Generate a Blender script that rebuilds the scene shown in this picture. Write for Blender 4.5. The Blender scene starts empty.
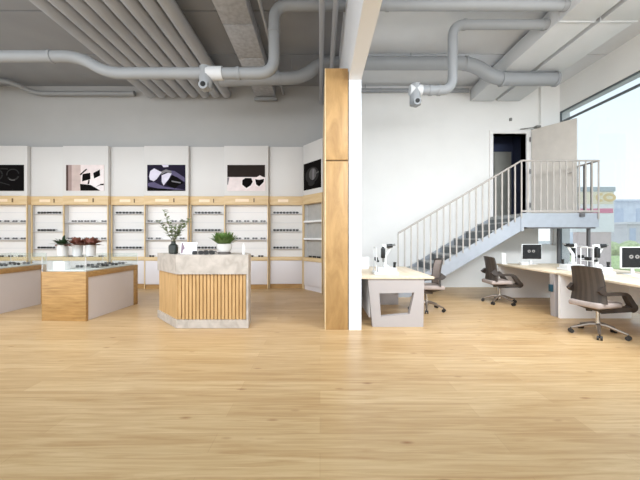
import bpy, bmesh, math, random
from mathutils import Vector, Matrix
random.seed(7)
C = bpy.context.scene.collection
PI = math.pi

# ------------------------------------------------------------------ materials
def lin(c):
    c = c / 255.0
    return c / 12.92 if c <= 0.04045 else ((c + 0.055) / 1.055) ** 2.4
def rgb(t): return (lin(t[0]), lin(t[1]), lin(t[2]), 1.0)

def nodes_of(name):
    m = bpy.data.materials.new(name); m.use_nodes = True
    nt = m.node_tree
    return m, nt, nt.nodes['Principled BSDF']

def paint(name, col, rough=0.6, var=0.04, scale=6.0, metal=0.0, bump=0.0):
    """a plain coloured surface with a little procedural unevenness"""
    m, nt, b = nodes_of(name)
    b.inputs['Roughness'].default_value = rough
    b.inputs['Metallic'].default_value = metal
    tc = nt.nodes.new('ShaderNodeTexCoord'); n = nt.nodes.new('ShaderNodeTexNoise')
    n.inputs['Scale'].default_value = scale; n.inputs['Detail'].default_value = 4
    r = nt.nodes.new('ShaderNodeValToRGB')
    a = rgb(col)
    r.color_ramp.elements[0].position = 0.3; r.color_ramp.elements[1].position = 0.7
    r.color_ramp.elements[0].color = tuple(v * (1 - var) for v in a[:3]) + (1,)
    r.color_ramp.elements[1].color = tuple(min(1, v * (1 + var)) for v in a[:3]) + (1,)
    nt.links.new(tc.outputs['Object'], n.inputs['Vector'])
    nt.links.new(n.outputs['Fac'], r.inputs['Fac'])
    nt.links.new(r.outputs['Color'], b.inputs['Base Color'])
    if bump:
        bp = nt.nodes.new('ShaderNodeBump'); bp.inputs['Strength'].default_value = bump
        nt.links.new(n.outputs['Fac'], bp.inputs['Height']); nt.links.new(bp.outputs['Normal'], b.inputs['Normal'])
    return m

def wood(name, c0, c1, stretch=(1, 8, 8), scale=2.0, rough=0.5):
    """veneer with grain drawn out along the axis with the small stretch"""
    m, nt, b = nodes_of(name)
    tc = nt.nodes.new('ShaderNodeTexCoord'); mp = nt.nodes.new('ShaderNodeMapping')
    mp.inputs['Scale'].default_value = stretch
    n = nt.nodes.new('ShaderNodeTexNoise'); n.inputs['Scale'].default_value = scale
    n.inputs['Detail'].default_value = 6; n.inputs['Roughness'].default_value = 0.6; n.inputs['Distortion'].default_value = 0.6
    r = nt.nodes.new('ShaderNodeValToRGB')
    r.color_ramp.elements[0].position = 0.32; r.color_ramp.elements[0].color = rgb(c0)
    r.color_ramp.elements[1].position = 0.66; r.color_ramp.elements[1].color = rgb(c1)
    nt.links.new(tc.outputs['Object'], mp.inputs['Vector']); nt.links.new(mp.outputs['Vector'], n.inputs['Vector'])
    nt.links.new(n.outputs['Fac'], r.inputs['Fac']); nt.links.new(r.outputs['Color'], b.inputs['Base Color'])
    b.inputs['Roughness'].default_value = rough
    return m

def floor_material():
    m, nt, b = nodes_of('light oak planks')
    N, L = nt.nodes.new, nt.links.new
    tc = N('ShaderNodeTexCoord')
    br = N('ShaderNodeTexBrick'); br.offset = 0.37; br.offset_frequency = 2
    br.inputs['Scale'].default_value = 1.0
    br.inputs['Brick Width'].default_value = 1.9; br.inputs['Row Height'].default_value = 0.2
    br.inputs['Mortar Size'].default_value = 0.0015; br.inputs['Mortar Smooth'].default_value = 0.3
    br.inputs['Bias'].default_value = 0.0
    br.inputs['Color1'].default_value = rgb((197, 164, 119)); br.inputs['Color2'].default_value = rgb((210, 180, 136))
    br.inputs['Mortar'].default_value = rgb((186, 153, 110))
    L(tc.outputs['Object'], br.inputs['Vector'])
    mp = N('ShaderNodeMapping'); mp.inputs['Scale'].default_value = (0.9, 16, 1); L(tc.outputs['Object'], mp.inputs['Vector'])
    g = N('ShaderNodeTexNoise'); g.inputs['Scale'].default_value = 1.6; g.inputs['Detail'].default_value = 7
    g.inputs['Roughness'].default_value = 0.62; g.inputs['Distortion'].default_value = 0.9
    L(mp.outputs['Vector'], g.inputs['Vector'])
    gr = N('ShaderNodeValToRGB')
    gr.color_ramp.elements[0].position = 0.3; gr.color_ramp.elements[0].color = rgb((220, 204, 184))
    gr.color_ramp.elements[1].position = 0.66; gr.color_ramp.elements[1].color = (1, 1, 1, 1)
    L(g.outputs['Fac'], gr.inputs['Fac'])
    mx = N('ShaderNodeMix'); mx.data_type = 'RGBA'; mx.blend_type = 'MULTIPLY'; mx.inputs['Factor'].default_value = 1
    L(br.outputs['Color'], mx.inputs[6]); L(gr.outputs['Color'], mx.inputs[7])
    # knots
    mk = N('ShaderNodeMapping'); mk.inputs['Scale'].default_value = (2.6, 7.0, 1); L(tc.outputs['Object'], mk.inputs['Vector'])
    v = N('ShaderNodeTexVoronoi'); v.inputs['Scale'].default_value = 0.75; v.inputs['Randomness'].default_value = 1
    L(mk.outputs['Vector'], v.inputs['Vector'])
    kr = N('ShaderNodeValToRGB')
    kr.color_ramp.elements[0].position = 0.02; kr.color_ramp.elements[0].color = rgb((184, 146, 108))
    kr.color_ramp.elements[1].position = 0.11; kr.color_ramp.elements[1].color = (1, 1, 1, 1)
    L(v.outputs['Distance'], kr.inputs['Fac'])
    m2 = N('ShaderNodeMix'); m2.data_type = 'RGBA'; m2.blend_type = 'MULTIPLY'; m2.inputs['Factor'].default_value = 0.8
    L(mx.outputs[2], m2.inputs[6]); L(kr.outputs['Color'], m2.inputs[7])
    L(m2.outputs[2], b.inputs['Base Color'])
    b.inputs['Roughness'].default_value = 0.36
    bp = N('ShaderNodeBump'); bp.inputs['Strength'].default_value = 0.05
    L(br.outputs['Fac'], bp.inputs['Height']); bp.invert = True
    L(bp.outputs['Normal'], b.inputs['Normal'])
    return m

def glass(name, tint=(238, 246, 246), gloss=0.9):
    m = bpy.data.materials.new(name); m.use_nodes = True
    nt = m.node_tree; nt.nodes.clear()
    o = nt.nodes.new('ShaderNodeOutputMaterial'); t = nt.nodes.new('ShaderNodeBsdfTransparent')
    g = nt.nodes.new('ShaderNodeBsdfGlossy'); f = nt.nodes.new('ShaderNodeLayerWeight'); mx = nt.nodes.new('ShaderNodeMixShader')
    t.inputs['Color'].default_value = rgb(tint); g.inputs['Roughness'].default_value = 0.03
    f.inputs['Blend'].default_value = 0.12
    ml = nt.nodes.new('ShaderNodeMath'); ml.operation = 'MULTIPLY_ADD'; ml.inputs[1].default_value = 0.3; ml.inputs[2].default_value = 0.015
    nt.links.new(f.outputs['Facing'], ml.inputs[0]); nt.links.new(ml.outputs[0], mx.inputs['Fac']); nt.links.new(t.outputs['BSDF'], mx.inputs[1])
    nt.links.new(g.outputs['BSDF'], mx.inputs[2]); nt.links.new(mx.outputs['Shader'], o.inputs['Surface'])
    return m

def lit(name, col, strength, base=None):
    m, nt, b = nodes_of(name)
    b.inputs['Base Color'].default_value = rgb(base or col)
    b.inputs['Emission Color'].default_value = rgb(col); b.inputs['Emission Strength'].default_value = strength
    b.inputs['Roughness'].default_value = 0.6
    return m

def marble(name):
    m, nt, b = nodes_of(name)
    tc = nt.nodes.new('ShaderNodeTexCoord')
    n = nt.nodes.new('ShaderNodeTexNoise'); n.inputs['Scale'].default_value = 7; n.inputs['Detail'].default_value = 9
    n.inputs['Distortion'].default_value = 0.7
    r = nt.nodes.new('ShaderNodeValToRGB')
    r.color_ramp.elements[0].position = 0.35; r.color_ramp.elements[0].color = rgb((166, 156, 146))
    r.color_ramp.elements[1].position = 0.62; r.color_ramp.elements[1].color = rgb((188, 178, 168))
    nt.links.new(tc.outputs['Object'], n.inputs['Vector']); nt.links.new(n.outputs['Fac'], r.inputs['Fac'])
    nt.links.new(r.outputs['Color'], b.inputs['Base Color']); b.inputs['Roughness'].default_value = 0.45
    return m

M = {}
M['floor'] = floor_material()
M['white'] = paint('white wall paint', (232, 231, 228), 0.75, 0.015, 2)
M['beamwhite'] = paint('white beam paint', (228, 231, 236), 0.7, 0.01, 2)
M['grey_wall'] = paint('pale grey wall paint', (176, 176, 175), 0.8, 0.02, 2)  # grey tone for the back wall left of the partition only
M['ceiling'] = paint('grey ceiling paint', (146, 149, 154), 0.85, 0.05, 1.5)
M['ceiling_lit'] = paint('window-lit ceiling grey', (208, 210, 213), 0.85, 0.04, 1.5)  # same ceiling; daylight on the right side is put into this lighter colour
M['void'] = paint('black joint and gap shade', (30, 30, 30), 0.9)
M['pipe'] = paint('grey pipe paint', (146, 149, 152), 0.55, 0.03, 3)
M['pipe_warm'] = paint('warm grey pipe paint', (168, 172, 179), 0.6, 0.03, 3)
M['duct'] = paint('duct paint', (204, 206, 208), 0.55, 0.02, 2)
M['tray'] = paint('rough insulation', (166, 169, 175), 0.85, 0.16, 14, 0, 0.5)
M['panel'] = paint('white lacquer panel', (212, 210, 208), 0.5, 0.01, 2)
M['door_white'] = paint('lilac white lacquer', (214, 208, 209), 0.4, 0.01, 2)
M['side_panel'] = paint('blush grey panel', (206, 195, 190), 0.4, 0.02, 2)
M['oak'] = wood('oak veneer', (206, 176, 130), (220, 194, 152), (1, 8, 8), 2)
M['oak_deep'] = wood('golden oak veneer', (146, 109, 61), (180, 140, 86), (1.2, 9, 14), 2.2, 0.45)
M['oak_v'] = wood('upright oak veneer', (152, 116, 70), (184, 146, 94), (4, 4, 1.2), 1.6, 0.5)
M['oak_slat'] = wood('oak slats', (178, 140, 90), (198, 160, 110), (8, 8, 1), 2, 0.5)
M['oak_back'] = wood('oak behind slats', (166, 124, 72), (186, 144, 90), (8, 8, 1), 2, 0.6)
M['oak_dark'] = wood('oak edge', (172, 124, 66), (192, 144, 84), (6, 6, 1), 2, 0.5)
M['upright'] = wood('pale oak edge', (206, 178, 134), (220, 196, 154), (7, 7, 0.9), 1.6, 0.5)
M['plate'] = paint('pale nameplate', (238, 214, 184), 0.4)
M['tag'] = paint('dark tag', (110, 84, 50), 0.4)
M['lightbox'] = lit('backlit white panel', (250, 248, 244), 0.10, (222, 218, 215))
M['lightbox_dim'] = lit('backlit pale panel', (246, 244, 241), 0.06, (216, 213, 210))
M['mirror_grey'] = paint('grey cabinet back', (176, 174, 170), 0.3, 0.05, 9)
M['shelf'] = paint('pale acrylic shelf', (206, 206, 208), 0.3)
M['shelf_white'] = paint('white shelf', (240, 240, 240), 0.4)
M['frame_black'] = paint('black acetate', (28, 27, 27), 0.35)
M['frame_grey'] = paint('grey acetate', (92, 90, 90), 0.35)
M['stone'] = marble('pale grey marble')
M['glass'] = glass('clear glass', (251, 253, 252))
M['window'] = glass('window glass', (222, 225, 226))
M['metal_frame'] = paint('dark grey window frame', (92, 98, 102), 0.45)
M['jamb'] = paint('white door frame', (232, 230, 228), 0.5)
M['leaf_door'] = paint('beige door leaf', (206, 199, 190), 0.55)
M['steel'] = paint('galvanised steel', (166, 171, 178), 0.45, 0.05, 8, 0.25)
M['rail'] = paint('pale rail paint', (168, 161, 154), 0.5)
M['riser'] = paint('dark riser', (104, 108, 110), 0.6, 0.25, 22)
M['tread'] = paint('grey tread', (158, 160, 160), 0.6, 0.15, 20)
M['dark_metal'] = paint('dark grey metal', (92, 90, 90), 0.45)
M['navy'] = paint('dark navy wall', (66, 74, 102), 0.8)
M['dim_grey'] = paint('grey door beyond', (170, 170, 162), 0.7)
M['desk_top'] = wood('pale maple', (208, 188, 160), (220, 203, 178), (8, 1, 8), 1.5, 0.45)
M['desk_edge'] = paint('maple edge', (222, 198, 160), 0.5)
M['desk_grey'] = paint('lilac grey laminate', (170, 162, 159), 0.5, 0.01)
M['desk_white'] = paint('white laminate', (240, 236, 233), 0.5, 0.01)
M['shell'] = paint('dark brown shell', (58, 49, 43), 0.45, 0.06, 20)
M['rib'] = paint('brown ribbed back', (70, 60, 52), 0.5, 0.05, 20)
M['cushion'] = paint('taupe cushion', (166, 151, 143), 0.85, 0.05, 30)
M['chrome'] = paint('polished aluminium', (205, 202, 198), 0.2, 0.02, 6, 0.9)
M['bronze'] = paint('brushed bronze', (150, 136, 124), 0.32, 0.03, 6, 0.75)
M['rubber'] = paint('dark castor', (40, 36, 33), 0.5)
M['device'] = paint('white device plastic', (222, 222, 221), 0.35, 0.01)
M['black'] = paint('black plastic', (16, 16, 17), 0.4)
M['screen'] = paint('black screen', (22, 20, 20), 0.25)
M['glyph'] = lit('soft grey screen glyph', (120, 116, 112), 0.5)
M['teal'] = paint('teal plastic', (34, 70, 84), 0.4)
M['pot'] = paint('white ceramic', (214, 211, 208), 0.3, 0.02)
M['grey_pot'] = paint('grey white ceramic', (198, 199, 200), 0.35, 0.02)
M['dark_base'] = paint('dark saucer', (92, 86, 82), 0.4)
M['soil'] = paint('soil', (56, 42, 32), 0.95, 0.2, 30)
M['leaf'] = paint('green leaves', (88, 116, 54), 0.55, 0.3, 14)
M['leaf_pale'] = paint('grey green leaves', (128, 142, 104), 0.6, 0.25, 14)
M['leaf_dark'] = paint('deep green leaves', (52, 74, 46), 0.55, 0.3, 14)
M['leaf_red'] = paint('brown red leaves', (122, 74, 60), 0.6, 0.3, 14)
M['petal'] = paint('rose petals', (168, 116, 108), 0.6, 0.2, 14)
M['stem'] = paint('plant stem', (94, 92, 62), 0.7)
M['vase'] = paint('dark bottle vase', (44, 48, 44), 0.22, 0.1, 8)
M['paper'] = paint('white card', (246, 242, 244), 0.5)
M['mauve'] = paint('mauve print', (120, 100, 112), 0.6, 0.2, 10)
M['pale_green'] = paint('pale grey green acrylic', (222, 222, 219), 0.3)
M['grass'] = paint('grass', (196, 210, 150), 0.9, 0.25, 3)
M['asphalt'] = paint('pale paving', (206, 202, 198), 0.9, 0.1, 3)
M['far_wall'] = paint('hazed far facade', (226, 230, 240), 0.9, 0.05, 1)  # distance haze is mixed into the far building colours
M['far_band'] = paint('hazed far windows', (206, 213, 228), 0.6)
M['far_wall_b'] = paint('hazed low facade', (226, 222, 222), 0.9, 0.05, 1)
M['sign_white'] = paint('sign white', (250, 248, 245), 0.5)
M['sign_cream'] = paint('sign cream', (252, 238, 212), 0.5)
M['sign_ochre'] = paint('sign ochre', (240, 212, 162), 0.5)
M['sign_red'] = paint('sign rose red', (238, 158, 178), 0.5)
M['sign_grey'] = paint('sign grey', (200, 205, 207), 0.5)
M['sign_base'] = paint('sign base', (226, 208, 203), 0.7)
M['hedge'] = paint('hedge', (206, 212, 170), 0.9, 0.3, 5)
M['sensor'] = paint('grey sensor', (120, 120, 116), 0.5)
M['label_y'] = paint('ochre sticker', (198, 186, 140), 0.5)

# ------------------------------------------------------------------ mesh builder
class MB:
    def __init__(self):
        self.bm = bmesh.new(); self.mats = []; self.mi = 0
    def m(self, mat):
        if mat not in self.mats: self.mats.append(mat)
        self.mi = self.mats.index(mat); return self
    def _face(self, vs, smooth=False):
        try: f = self.bm.faces.new(vs)
        except ValueError: return None
        f.material_index = self.mi; f.smooth = smooth; return f
    def box(self, x0, x1, y0, y1, z0, z1, bev=0.0, seg=2):
        if x1 < x0: x0, x1 = x1, x0
        if y1 < y0: y0, y1 = y1, y0
        if z1 < z0: z0, z1 = z1, z0
        v = [self.bm.verts.new(p) for p in ((x0,y0,z0),(x1,y0,z0),(x1,y1,z0),(x0,y1,z0),(x0,y0,z1),(x1,y0,z1),(x1,y1,z1),(x0,y1,z1))]
        fs = [self._face([v[i] for i in q]) for q in ((3,2,1,0),(4,5,6,7),(0,1,5,4),(1,2,6,5),(2,3,7,6),(3,0,4,7))]
        if bev:
            es = list({e for f in fs for e in f.edges})
            r = bmesh.ops.bevel(self.bm, geom=es, offset=bev, segments=seg, affect='EDGES', profile=0.5)
            for f in r['faces']: f.material_index = self.mi; f.smooth = True
        return self
    def prism(self, pts, axis, a, b):
        """extrude a 2D outline along an axis; pts are (p,q): axis x -> (y,z), y -> (x,z), z -> (x,y)"""
        def P(p, t):
            return {'x': (t, p[0], p[1]), 'y': (p[0], t, p[1]), 'z': (p[0], p[1], t)}[axis]
        A = [self.bm.verts.new(P(p, a)) for p in pts]; B = [self.bm.verts.new(P(p, b)) for p in pts]
        n = len(pts); fs = [self._face(A), self._face(B[::-1])]
        for i in range(n):
            fs.append(self._face([A[(i+1) % n], A[i], B[i], B[(i+1) % n]]))
        bmesh.ops.recalc_face_normals(self.bm, faces=[f for f in fs if f]); return self
    def ring(self, outer, inner, axis, a, b):
        """extruded outline with a hole; outer and inner have equal counts"""
        def P(p, t):
            return {'x': (t, p[0], p[1]), 'y': (p[0], t, p[1]), 'z': (p[0], p[1], t)}[axis]
        nv = self.bm.verts.new; n = len(outer); fs = []
        OA = [nv(P(p, a)) for p in outer]; OB = [nv(P(p, b)) for p in outer]
        IA = [nv(P(p, a)) for p in inner]; IB = [nv(P(p, b)) for p in inner]
        for i in range(n):
            j = (i+1) % n
            fs += [self._face([OA[i], OA[j], IA[j], IA[i]]), self._face([OB[j], OB[i], IB[i], IB[j]]),
                   self._face([OA[j], OA[i], OB[i], OB[j]]), self._face([IA[i], IA[j], IB[j], IB[i]])]
        bmesh.ops.recalc_face_normals(self.bm, faces=[f for f in fs if f]); return self
    def tube(self, pts, r, seg=12, cap=True):
        pts = [Vector(p) for p in pts]
        rs = r if isinstance(r, (list, tuple)) else [r] * len(pts)
        d0 = (pts[1] - pts[0]).normalized()
        up = Vector((0, 0, 1)) if abs(d0.z) < 0.9 else Vector((1, 0, 0))
        u = d0.cross(up).normalized(); rings = []
        for i, p in enumerate(pts):
            d = (pts[min(i+1, len(pts)-1)] - pts[max(i-1, 0)]).normalized()
            u = (u - d * u.dot(d)).normalized(); w = d.cross(u)
            rings.append([self.bm.verts.new(p + (u * math.cos(2*PI*k/seg) + w * math.sin(2*PI*k/seg)) * rs[i]) for k in range(seg)])
        fs = []
        for a, b in zip(rings, rings[1:]):
            for k in range(seg):
                fs.append(self._face([a[k], a[(k+1) % seg], b[(k+1) % seg], b[k]], True))
        if cap: fs += [self._face(rings[0][::-1]), self._face(rings[-1])]
        bmesh.ops.recalc_face_normals(self.bm, faces=[f for f in fs if f]); return self
    def lathe(self, prof, cx=0, cy=0, cz=0, seg=24, cap=True):
        rings = [[self.bm.verts.new((cx + r*math.cos(2*PI*k/seg), cy + r*math.sin(2*PI*k/seg), cz + z)) for k in range(seg)] for r, z in prof]
        fs = []
        for a, b in zip(rings, rings[1:]):
            for k in range(seg): fs.append(self._face([a[k], a[(k+1) % seg], b[(k+1) % seg], b[k]], True))
        if cap: fs += [self._face(rings[0][::-1]), self._face(rings[-1])]
        bmesh.ops.recalc_face_normals(self.bm, faces=[f for f in fs if f]); return self
    def leaf(self, base, direction, length, width, droop=0.2):
        d = Vector(direction).normalized(); side = d.cross(Vector((0, 0, 1)))
        side = side.normalized() if side.length > 1e-3 else Vector((1, 0, 0))
        nrm = side.cross(d); b = Vector(base); rows = []
        for t, w in ((0, 0.15), (0.3, 0.85), (0.6, 1.0), (0.85, 0.6), (1.0, 0.05)):
            c = b + d * (length * t) - Vector((0, 0, droop * length * t * t))
            rows.append([self.bm.verts.new(c - side * (width*w/2) + nrm * (width*0.12*w)), self.bm.verts.new(c), self.bm.verts.new(c + side * (width*w/2) + nrm * (width*0.12*w))])
        for a, c in zip(rows, rows[1:]):
            self._face([a[0], a[1], c[1], c[0]], True); self._face([a[1], a[2], c[2], c[1]], True)
        return self
    def build(self, name, mat=None, parent=None, world=False, sharp=35):
        if mat is not None and not self.mats: self.mats = [mat]
        me = bpy.data.meshes.new(name)
        if world and parent is not None:
            self.bm.transform(base_matrix(parent).inverted())
        self.bm.to_mesh(me); self.bm.free()
        for mm in self.mats: me.materials.append(mm)
        try: me.set_sharp_from_angle(angle=math.radians(sharp))
        except Exception: pass
        o = bpy.data.objects.new(name, me); C.objects.link(o)
        if parent is not None: o.parent = parent
        return o

def base_matrix(o): return Matrix.Translation(o.location) @ Matrix.Rotation(o.rotation_euler[2], 4, 'Z')

def thing(name, label, cat, loc=(0, 0, 0), rz=0, group=None):
    o = bpy.data.objects.new(name, None); C.objects.link(o)
    o.location = loc; o.rotation_euler = (0, 0, rz); o.empty_display_size = 0.2
    o['label'] = label; o['category'] = cat
    if group: o['group'] = group
    return o
def tag(o, label, cat, group=None, kind=None):
    o['label'] = label; o['category'] = cat
    if group: o['group'] = group
    if kind: o['kind'] = kind
    return o
def struct(o): o['kind'] = 'structure'; return o
def dup(root, loc, rz, label, group=None):
    r = root.copy(); C.objects.link(r); r.location = loc; r.rotation_euler = (0, 0, rz); r['label'] = label
    if group: r['group'] = group
    for ch in list(root.children):
        c = ch.copy(); C.objects.link(c); c.parent = r
        for g in list(ch.children):
            d = g.copy(); C.objects.link(d); d.parent = c
    return r

def fillet(pts, rad, n=8):
    pts = [Vector(p) for p in pts]; out = [pts[0]]
    for a, b, c in zip(pts, pts[1:], pts[2:]):
        d1 = (a - b); d2 = (c - b); r = min(rad, d1.length * 0.48, d2.length * 0.48)
        d1.normalize(); d2.normalize(); p1 = b + d1 * r; p2 = b + d2 * r
        for i in range(n + 1):
            t = i / n; out.append((1-t)**2 * p1 + 2*t*(1-t) * b + t*t * p2)
    out.append(pts[-1]); return out

ORD = ['first', 'second', 'third', 'fourth', 'fifth', 'sixth', 'seventh', 'eighth']

# ------------------------------------------------------------------ the setting
BACK = 8.6; CEIL = 5.4; RIGHT = 6.37; LEFT = -9.6; FRONT = -1.2; ROOF = 2.0
b = MB(); b.box(LEFT-.2, 6.75, FRONT-2.5, 10.4, -.2, 0); struct(b.build('floor', M['floor']))
b = MB(); b.m(M['ceiling'])
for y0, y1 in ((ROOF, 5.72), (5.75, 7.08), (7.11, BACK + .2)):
    b.m(M['ceiling']).box(LEFT-.2, .5, y0, y1, CEIL, CEIL+.15); b.m(M['ceiling_lit']).box(.5, RIGHT+.3, y0, y1, CEIL, CEIL+.15)
b.m(M['void']).box(LEFT-.2, RIGHT+.3, ROOF, BACK+.2, CEIL+.15, CEIL+.25)
struct(b.build('ceiling'))
b = MB(); b.box(LEFT-.2, .6, BACK, BACK+.2, 0, CEIL); struct(b.build('wall_back', M['grey_wall']))
# white back wall right of the partition: pieces round the doorway and the small window
b = MB()
DX0, DX1, DZ0, DZ1 = 4.636, 5.525, 1.88, 4.12
WX0, WX1, WZ0, WZ1 = 5.87, 6.33, 1.13, 1.70
b.box(.6, DX0, BACK, BACK+.2, 0, CEIL); b.box(DX0, DX1, BACK, BACK+.2, DZ1, CEIL); b.box(DX0, DX1, BACK, BACK+.2, 0, DZ0)
b.box(DX1, WX0, BACK, BACK+.2, 0, CEIL); b.box(WX0, WX1, BACK, BACK+.2, 0, WZ0); b.box(WX0, WX1, BACK, BACK+.2, WZ1, CEIL)
b.box(WX1, RIGHT+.3, BACK, BACK+.2, 0, CEIL)
struct(b.build('wall_rear', M['white']))
b = MB(); b.box(5.87, RIGHT, BACK-.1, BACK, DZ0+.05, CEIL); struct(b.build('trim_1', M['white']))
b = MB(); b.box(WX0, WX1, BACK+.12, BACK+.13, WZ0, WZ1); w2 = struct(b.build('window_2', M['window']))
b = MB(); b.box(WX0, WX0+.03, BACK+.09, BACK+.16, WZ0, WZ1); b.box(WX1-.03, WX1, BACK+.09, BACK+.16, WZ0, WZ1); b.box(WX0, WX1, BACK+.09, BACK+.16, WZ0, WZ0+.03)
b.build('window_frame', M['jamb'], w2)
b = MB(); b.box(LEFT-.2, LEFT, 5.0, BACK, 0, CEIL); struct(b.build('wall_left', M['white']))
# right wall: band over the glazing and a corner pier
HEAD = 4.68
b = MB(); b.box(RIGHT, RIGHT+.3, FRONT, BACK, HEAD, CEIL); b.box(RIGHT, RIGHT+.3, 8.54, BACK, 0, HEAD)
struct(b.build('wall_right', M['white']))
b = MB(); b.box(6.405, 6.415, FRONT, 8.52, .07, HEAD-.03); win = struct(b.build('window_1', M['window']))
fr = MB()
fr.box(6.39, 6.43, FRONT, 8.54, HEAD-.03, HEAD); fr.box(6.385, 6.435, FRONT, 8.54, 4.375, 4.42); fr.box(6.38, 6.45, FRONT, 8.54, 0, .07)
for y in (8.50, 4.4, 1.6): fr.box(6.39, 6.43, y, y+.04, 0, HEAD)
fr.build('window_frame', M['metal_frame'], win)
# partition with the white beam above the opening
b = MB(); b.box(.42, .6, 4.645, BACK, 0, CEIL); b.box(.42, .6, FRONT, 4.645, 3.63, CEIL)
struct(b.build('wall_divider', M['beamwhite']))
cl = MB(); cl.box(.085, .406, 4.645, 4.69, 0, 2.45, .006); cl.box(.085, .406, 4.645, 4.69, 2.47, 3.80, .006)
cl.m(M['oak_v'])
o = struct(cl.build('trim_2', M['oak_v']))
s = MB(); s.box(.07, .084, 4.645, 7.45, 0, 3.80); s.box(.084, .42, 4.70, 7.45, 0, 3.78); s.build('side_cladding', M['oak'], o)
# room behind the upper door
b = MB(); b.box(DX0-.6, DX1+.5, 10.0, 10.1, 1.8, 4.6); b.box(DX0-.7, DX0-.6, BACK+.2, 10.1, 1.8, 4.6); b.box(DX1+.5, DX1+.6, BACK+.2, 10.1, 1.8, 4.6)
b.box(DX0-.7, DX1+.6, BACK+.2, 10.1, 4.6, 4.7); b.box(DX0-.7, DX1+.6, BACK+.2, 10.1, 1.8, 1.88)
o = struct(b.build('wall_lobby', M['navy']))
b = MB(); b.box(5.42, 5.95, 9.95, 9.99, 1.88, 4.0); b.build('door_panel', M['dim_grey'], o)
# door_1: frame, leaf swung open onto the landing
d1 = bpy.data.objects.new('door_1', None); C.objects.link(d1); d1.location = (5.08, BACK, 1.88); struct(d1)
b = MB(); b.box(DX0-.09, DX0, BACK-.04, BACK+.2, 1.88, 4.20); b.box(DX1, DX1+.13, BACK-.04, BACK+.2, 1.88, 4.20); b.box(DX0, DX1, BACK-.04, BACK+.2, 4.12, 4.20)
b.build('door_frame', M['jamb'], d1, True)
hx, hy = 5.63, 8.52; ex, ey = 6.14, 7.66
dv = Vector((ex-hx, ey-hy, 0)).normalized(); nv = Vector((dv.y, -dv.x, 0))
P = [Vector((hx, hy, 0)), Vector((ex, ey, 0))]
lf = MB(); q = [P[0], P[1], P[1] + nv*-.045, P[0] + nv*-.045]
lf.prism([(v.x, v.y) for v in q], 'z', 1.90, 4.20); leaf = lf.build('door_leaf', M['leaf_door'], d1, True)
h = MB()
for z in (2.2, 3.1, 3.95): h.tube([(5.605, 8.535, z-.06), (5.605, 8.535, z+.06)], .014, 8)
h.build('hinge', M['dark_metal'], d1, True)
h = MB(); pc = P[1] - dv*.08; h.tube([pc + Vector((0,0,2.9)), pc + nv*.06 + Vector((0,0,2.9)), pc + nv*.06 - dv*.12 + Vector((0,0,2.9))], .011, 8)
h.build('door_handle', M['chrome'], d1, True)
h = MB(); h.tube([(5.35, 8.55, 4.23), (5.66, 8.40, 4.23)], .012, 8); h.box(5.62, 5.74, 8.3, 8.42, 4.2, 4.25, .005); h.build('door_closer', M['sensor'], d1, True)
b = MB(); b.box(5.08, 5.14, BACK-.05, BACK, 4.46, 4.54, .012); tag(b.build('motion_sensor', M['sensor']), 'small grey sensor on the white wall above the dark doorway', 'sensor')

# ------------------------------------------------------------------ ceiling services
proto = None
for i in range(8):
    x = -4.42 + .283 * i
    lab = '%s from the left of eight parallel grey pipes running back along the left ceiling' % ORD[i]
    if proto is None:
        p = MB(); p.tube([(0, 1.5, 0), (0, 8.36, 0), (0, 8.40, -.01), (0, 8.42, -.03)], [.123, .123, .105, .04], 20)
        proto = p.build('ceiling_pipe', M['pipe_warm']); proto.location = (x, 0, 5.10); c = proto
    else:
        c = proto.copy(); C.objects.link(c); c.location = (x, 0, 5.10)
    tag(c, lab, 'pipe', 'parallel ceiling pipes')
# tray
t = thing('cable_tray', 'wide rough grey tray running back along the ceiling beside eight parallel pipes', 'cable tray', (-1.43, 1.5, 5.02))
b = MB()
for y0, y1 in ((1.5, 3.9), (3.92, 5.55), (5.57, 6.6), (6.62, 8.45)): b.box(-1.69, -1.17, y0, y1, 5.04, 5.3, .012)
b.build('tray_body', M['tray'], t, True)
b = MB(); b.box(-1.73, -1.13, 8.40, 8.5, 4.95, 5.03, .01); b.build('end_bracket', M['pipe'], t, True)
for k, (x, y) in enumerate(((-1.7, 5.2), (-1.16, 6.1), (-1.7, 7.2))):
    b = MB(); b.tube([(x, y, 5.05), (x, y, 5.399)], .012, 8); b.build('hanger', M['pipe'], t, True)
# thin lines next to the tray and the partition
for x, z, r, lab in ((-.98, 5.16, .028, 'thin grey conduit running back along the ceiling right of the rough tray'),
                     (.03, 4.93, .046, 'thin grey pipe on the ceiling, left of two beside the white beam'),
                     (.245, 4.94, .046, 'thin grey pipe on the ceiling, right of two touching the white beam')):
    b = MB(); b.tube([(x, 1.5, z), (x, 8.55, z)], r, 12)
    tag(b.build('conduit', M['pipe_warm']), lab, 'pipe')

def pipe_run(label, pts, r, fil, collars=(), mat='pipe', hang=()):
    t = thing('service_pipe', label, 'pipe', pts[0])
    b = MB(); b.tube(fillet(pts, fil), r, 20); b.build('pipe_body', M[mat], t, True)
    for (p, d) in collars:
        p = Vector(p); d = Vector(d)
        b = MB(); b.tube([p - d*.025, p + d*.025], r * 1.12, 20); b.build('collar', M[mat], t, True)
    if hang:
        for (x, y, z) in hang:
            b = MB(); b.tube([(x, y, z), (x, y, CEIL-.001)], .009, 6); b.build('hanger', M['pipe'], t, True)
    return t
ya = 5.3
long_pipe = pipe_run('long grey pipe stepping down across the left ceiling in front of the parallel pipes',
         [(.42, ya, 5.19), (-.76, ya, 5.19), (-.76, ya, 4.06), (-3.52, ya, 4.06), (-3.98, ya, 4.34), (LEFT, ya, 4.34)], .092, .26,
         [((-1.35, ya, 4.06), (1, 0, 0)), ((-.76, ya, 4.75), (0, 0, 1)), ((-4.45, ya, 4.34), (1, 0, 0)), ((-7.2, ya, 4.34), (1, 0, 0))])
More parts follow.
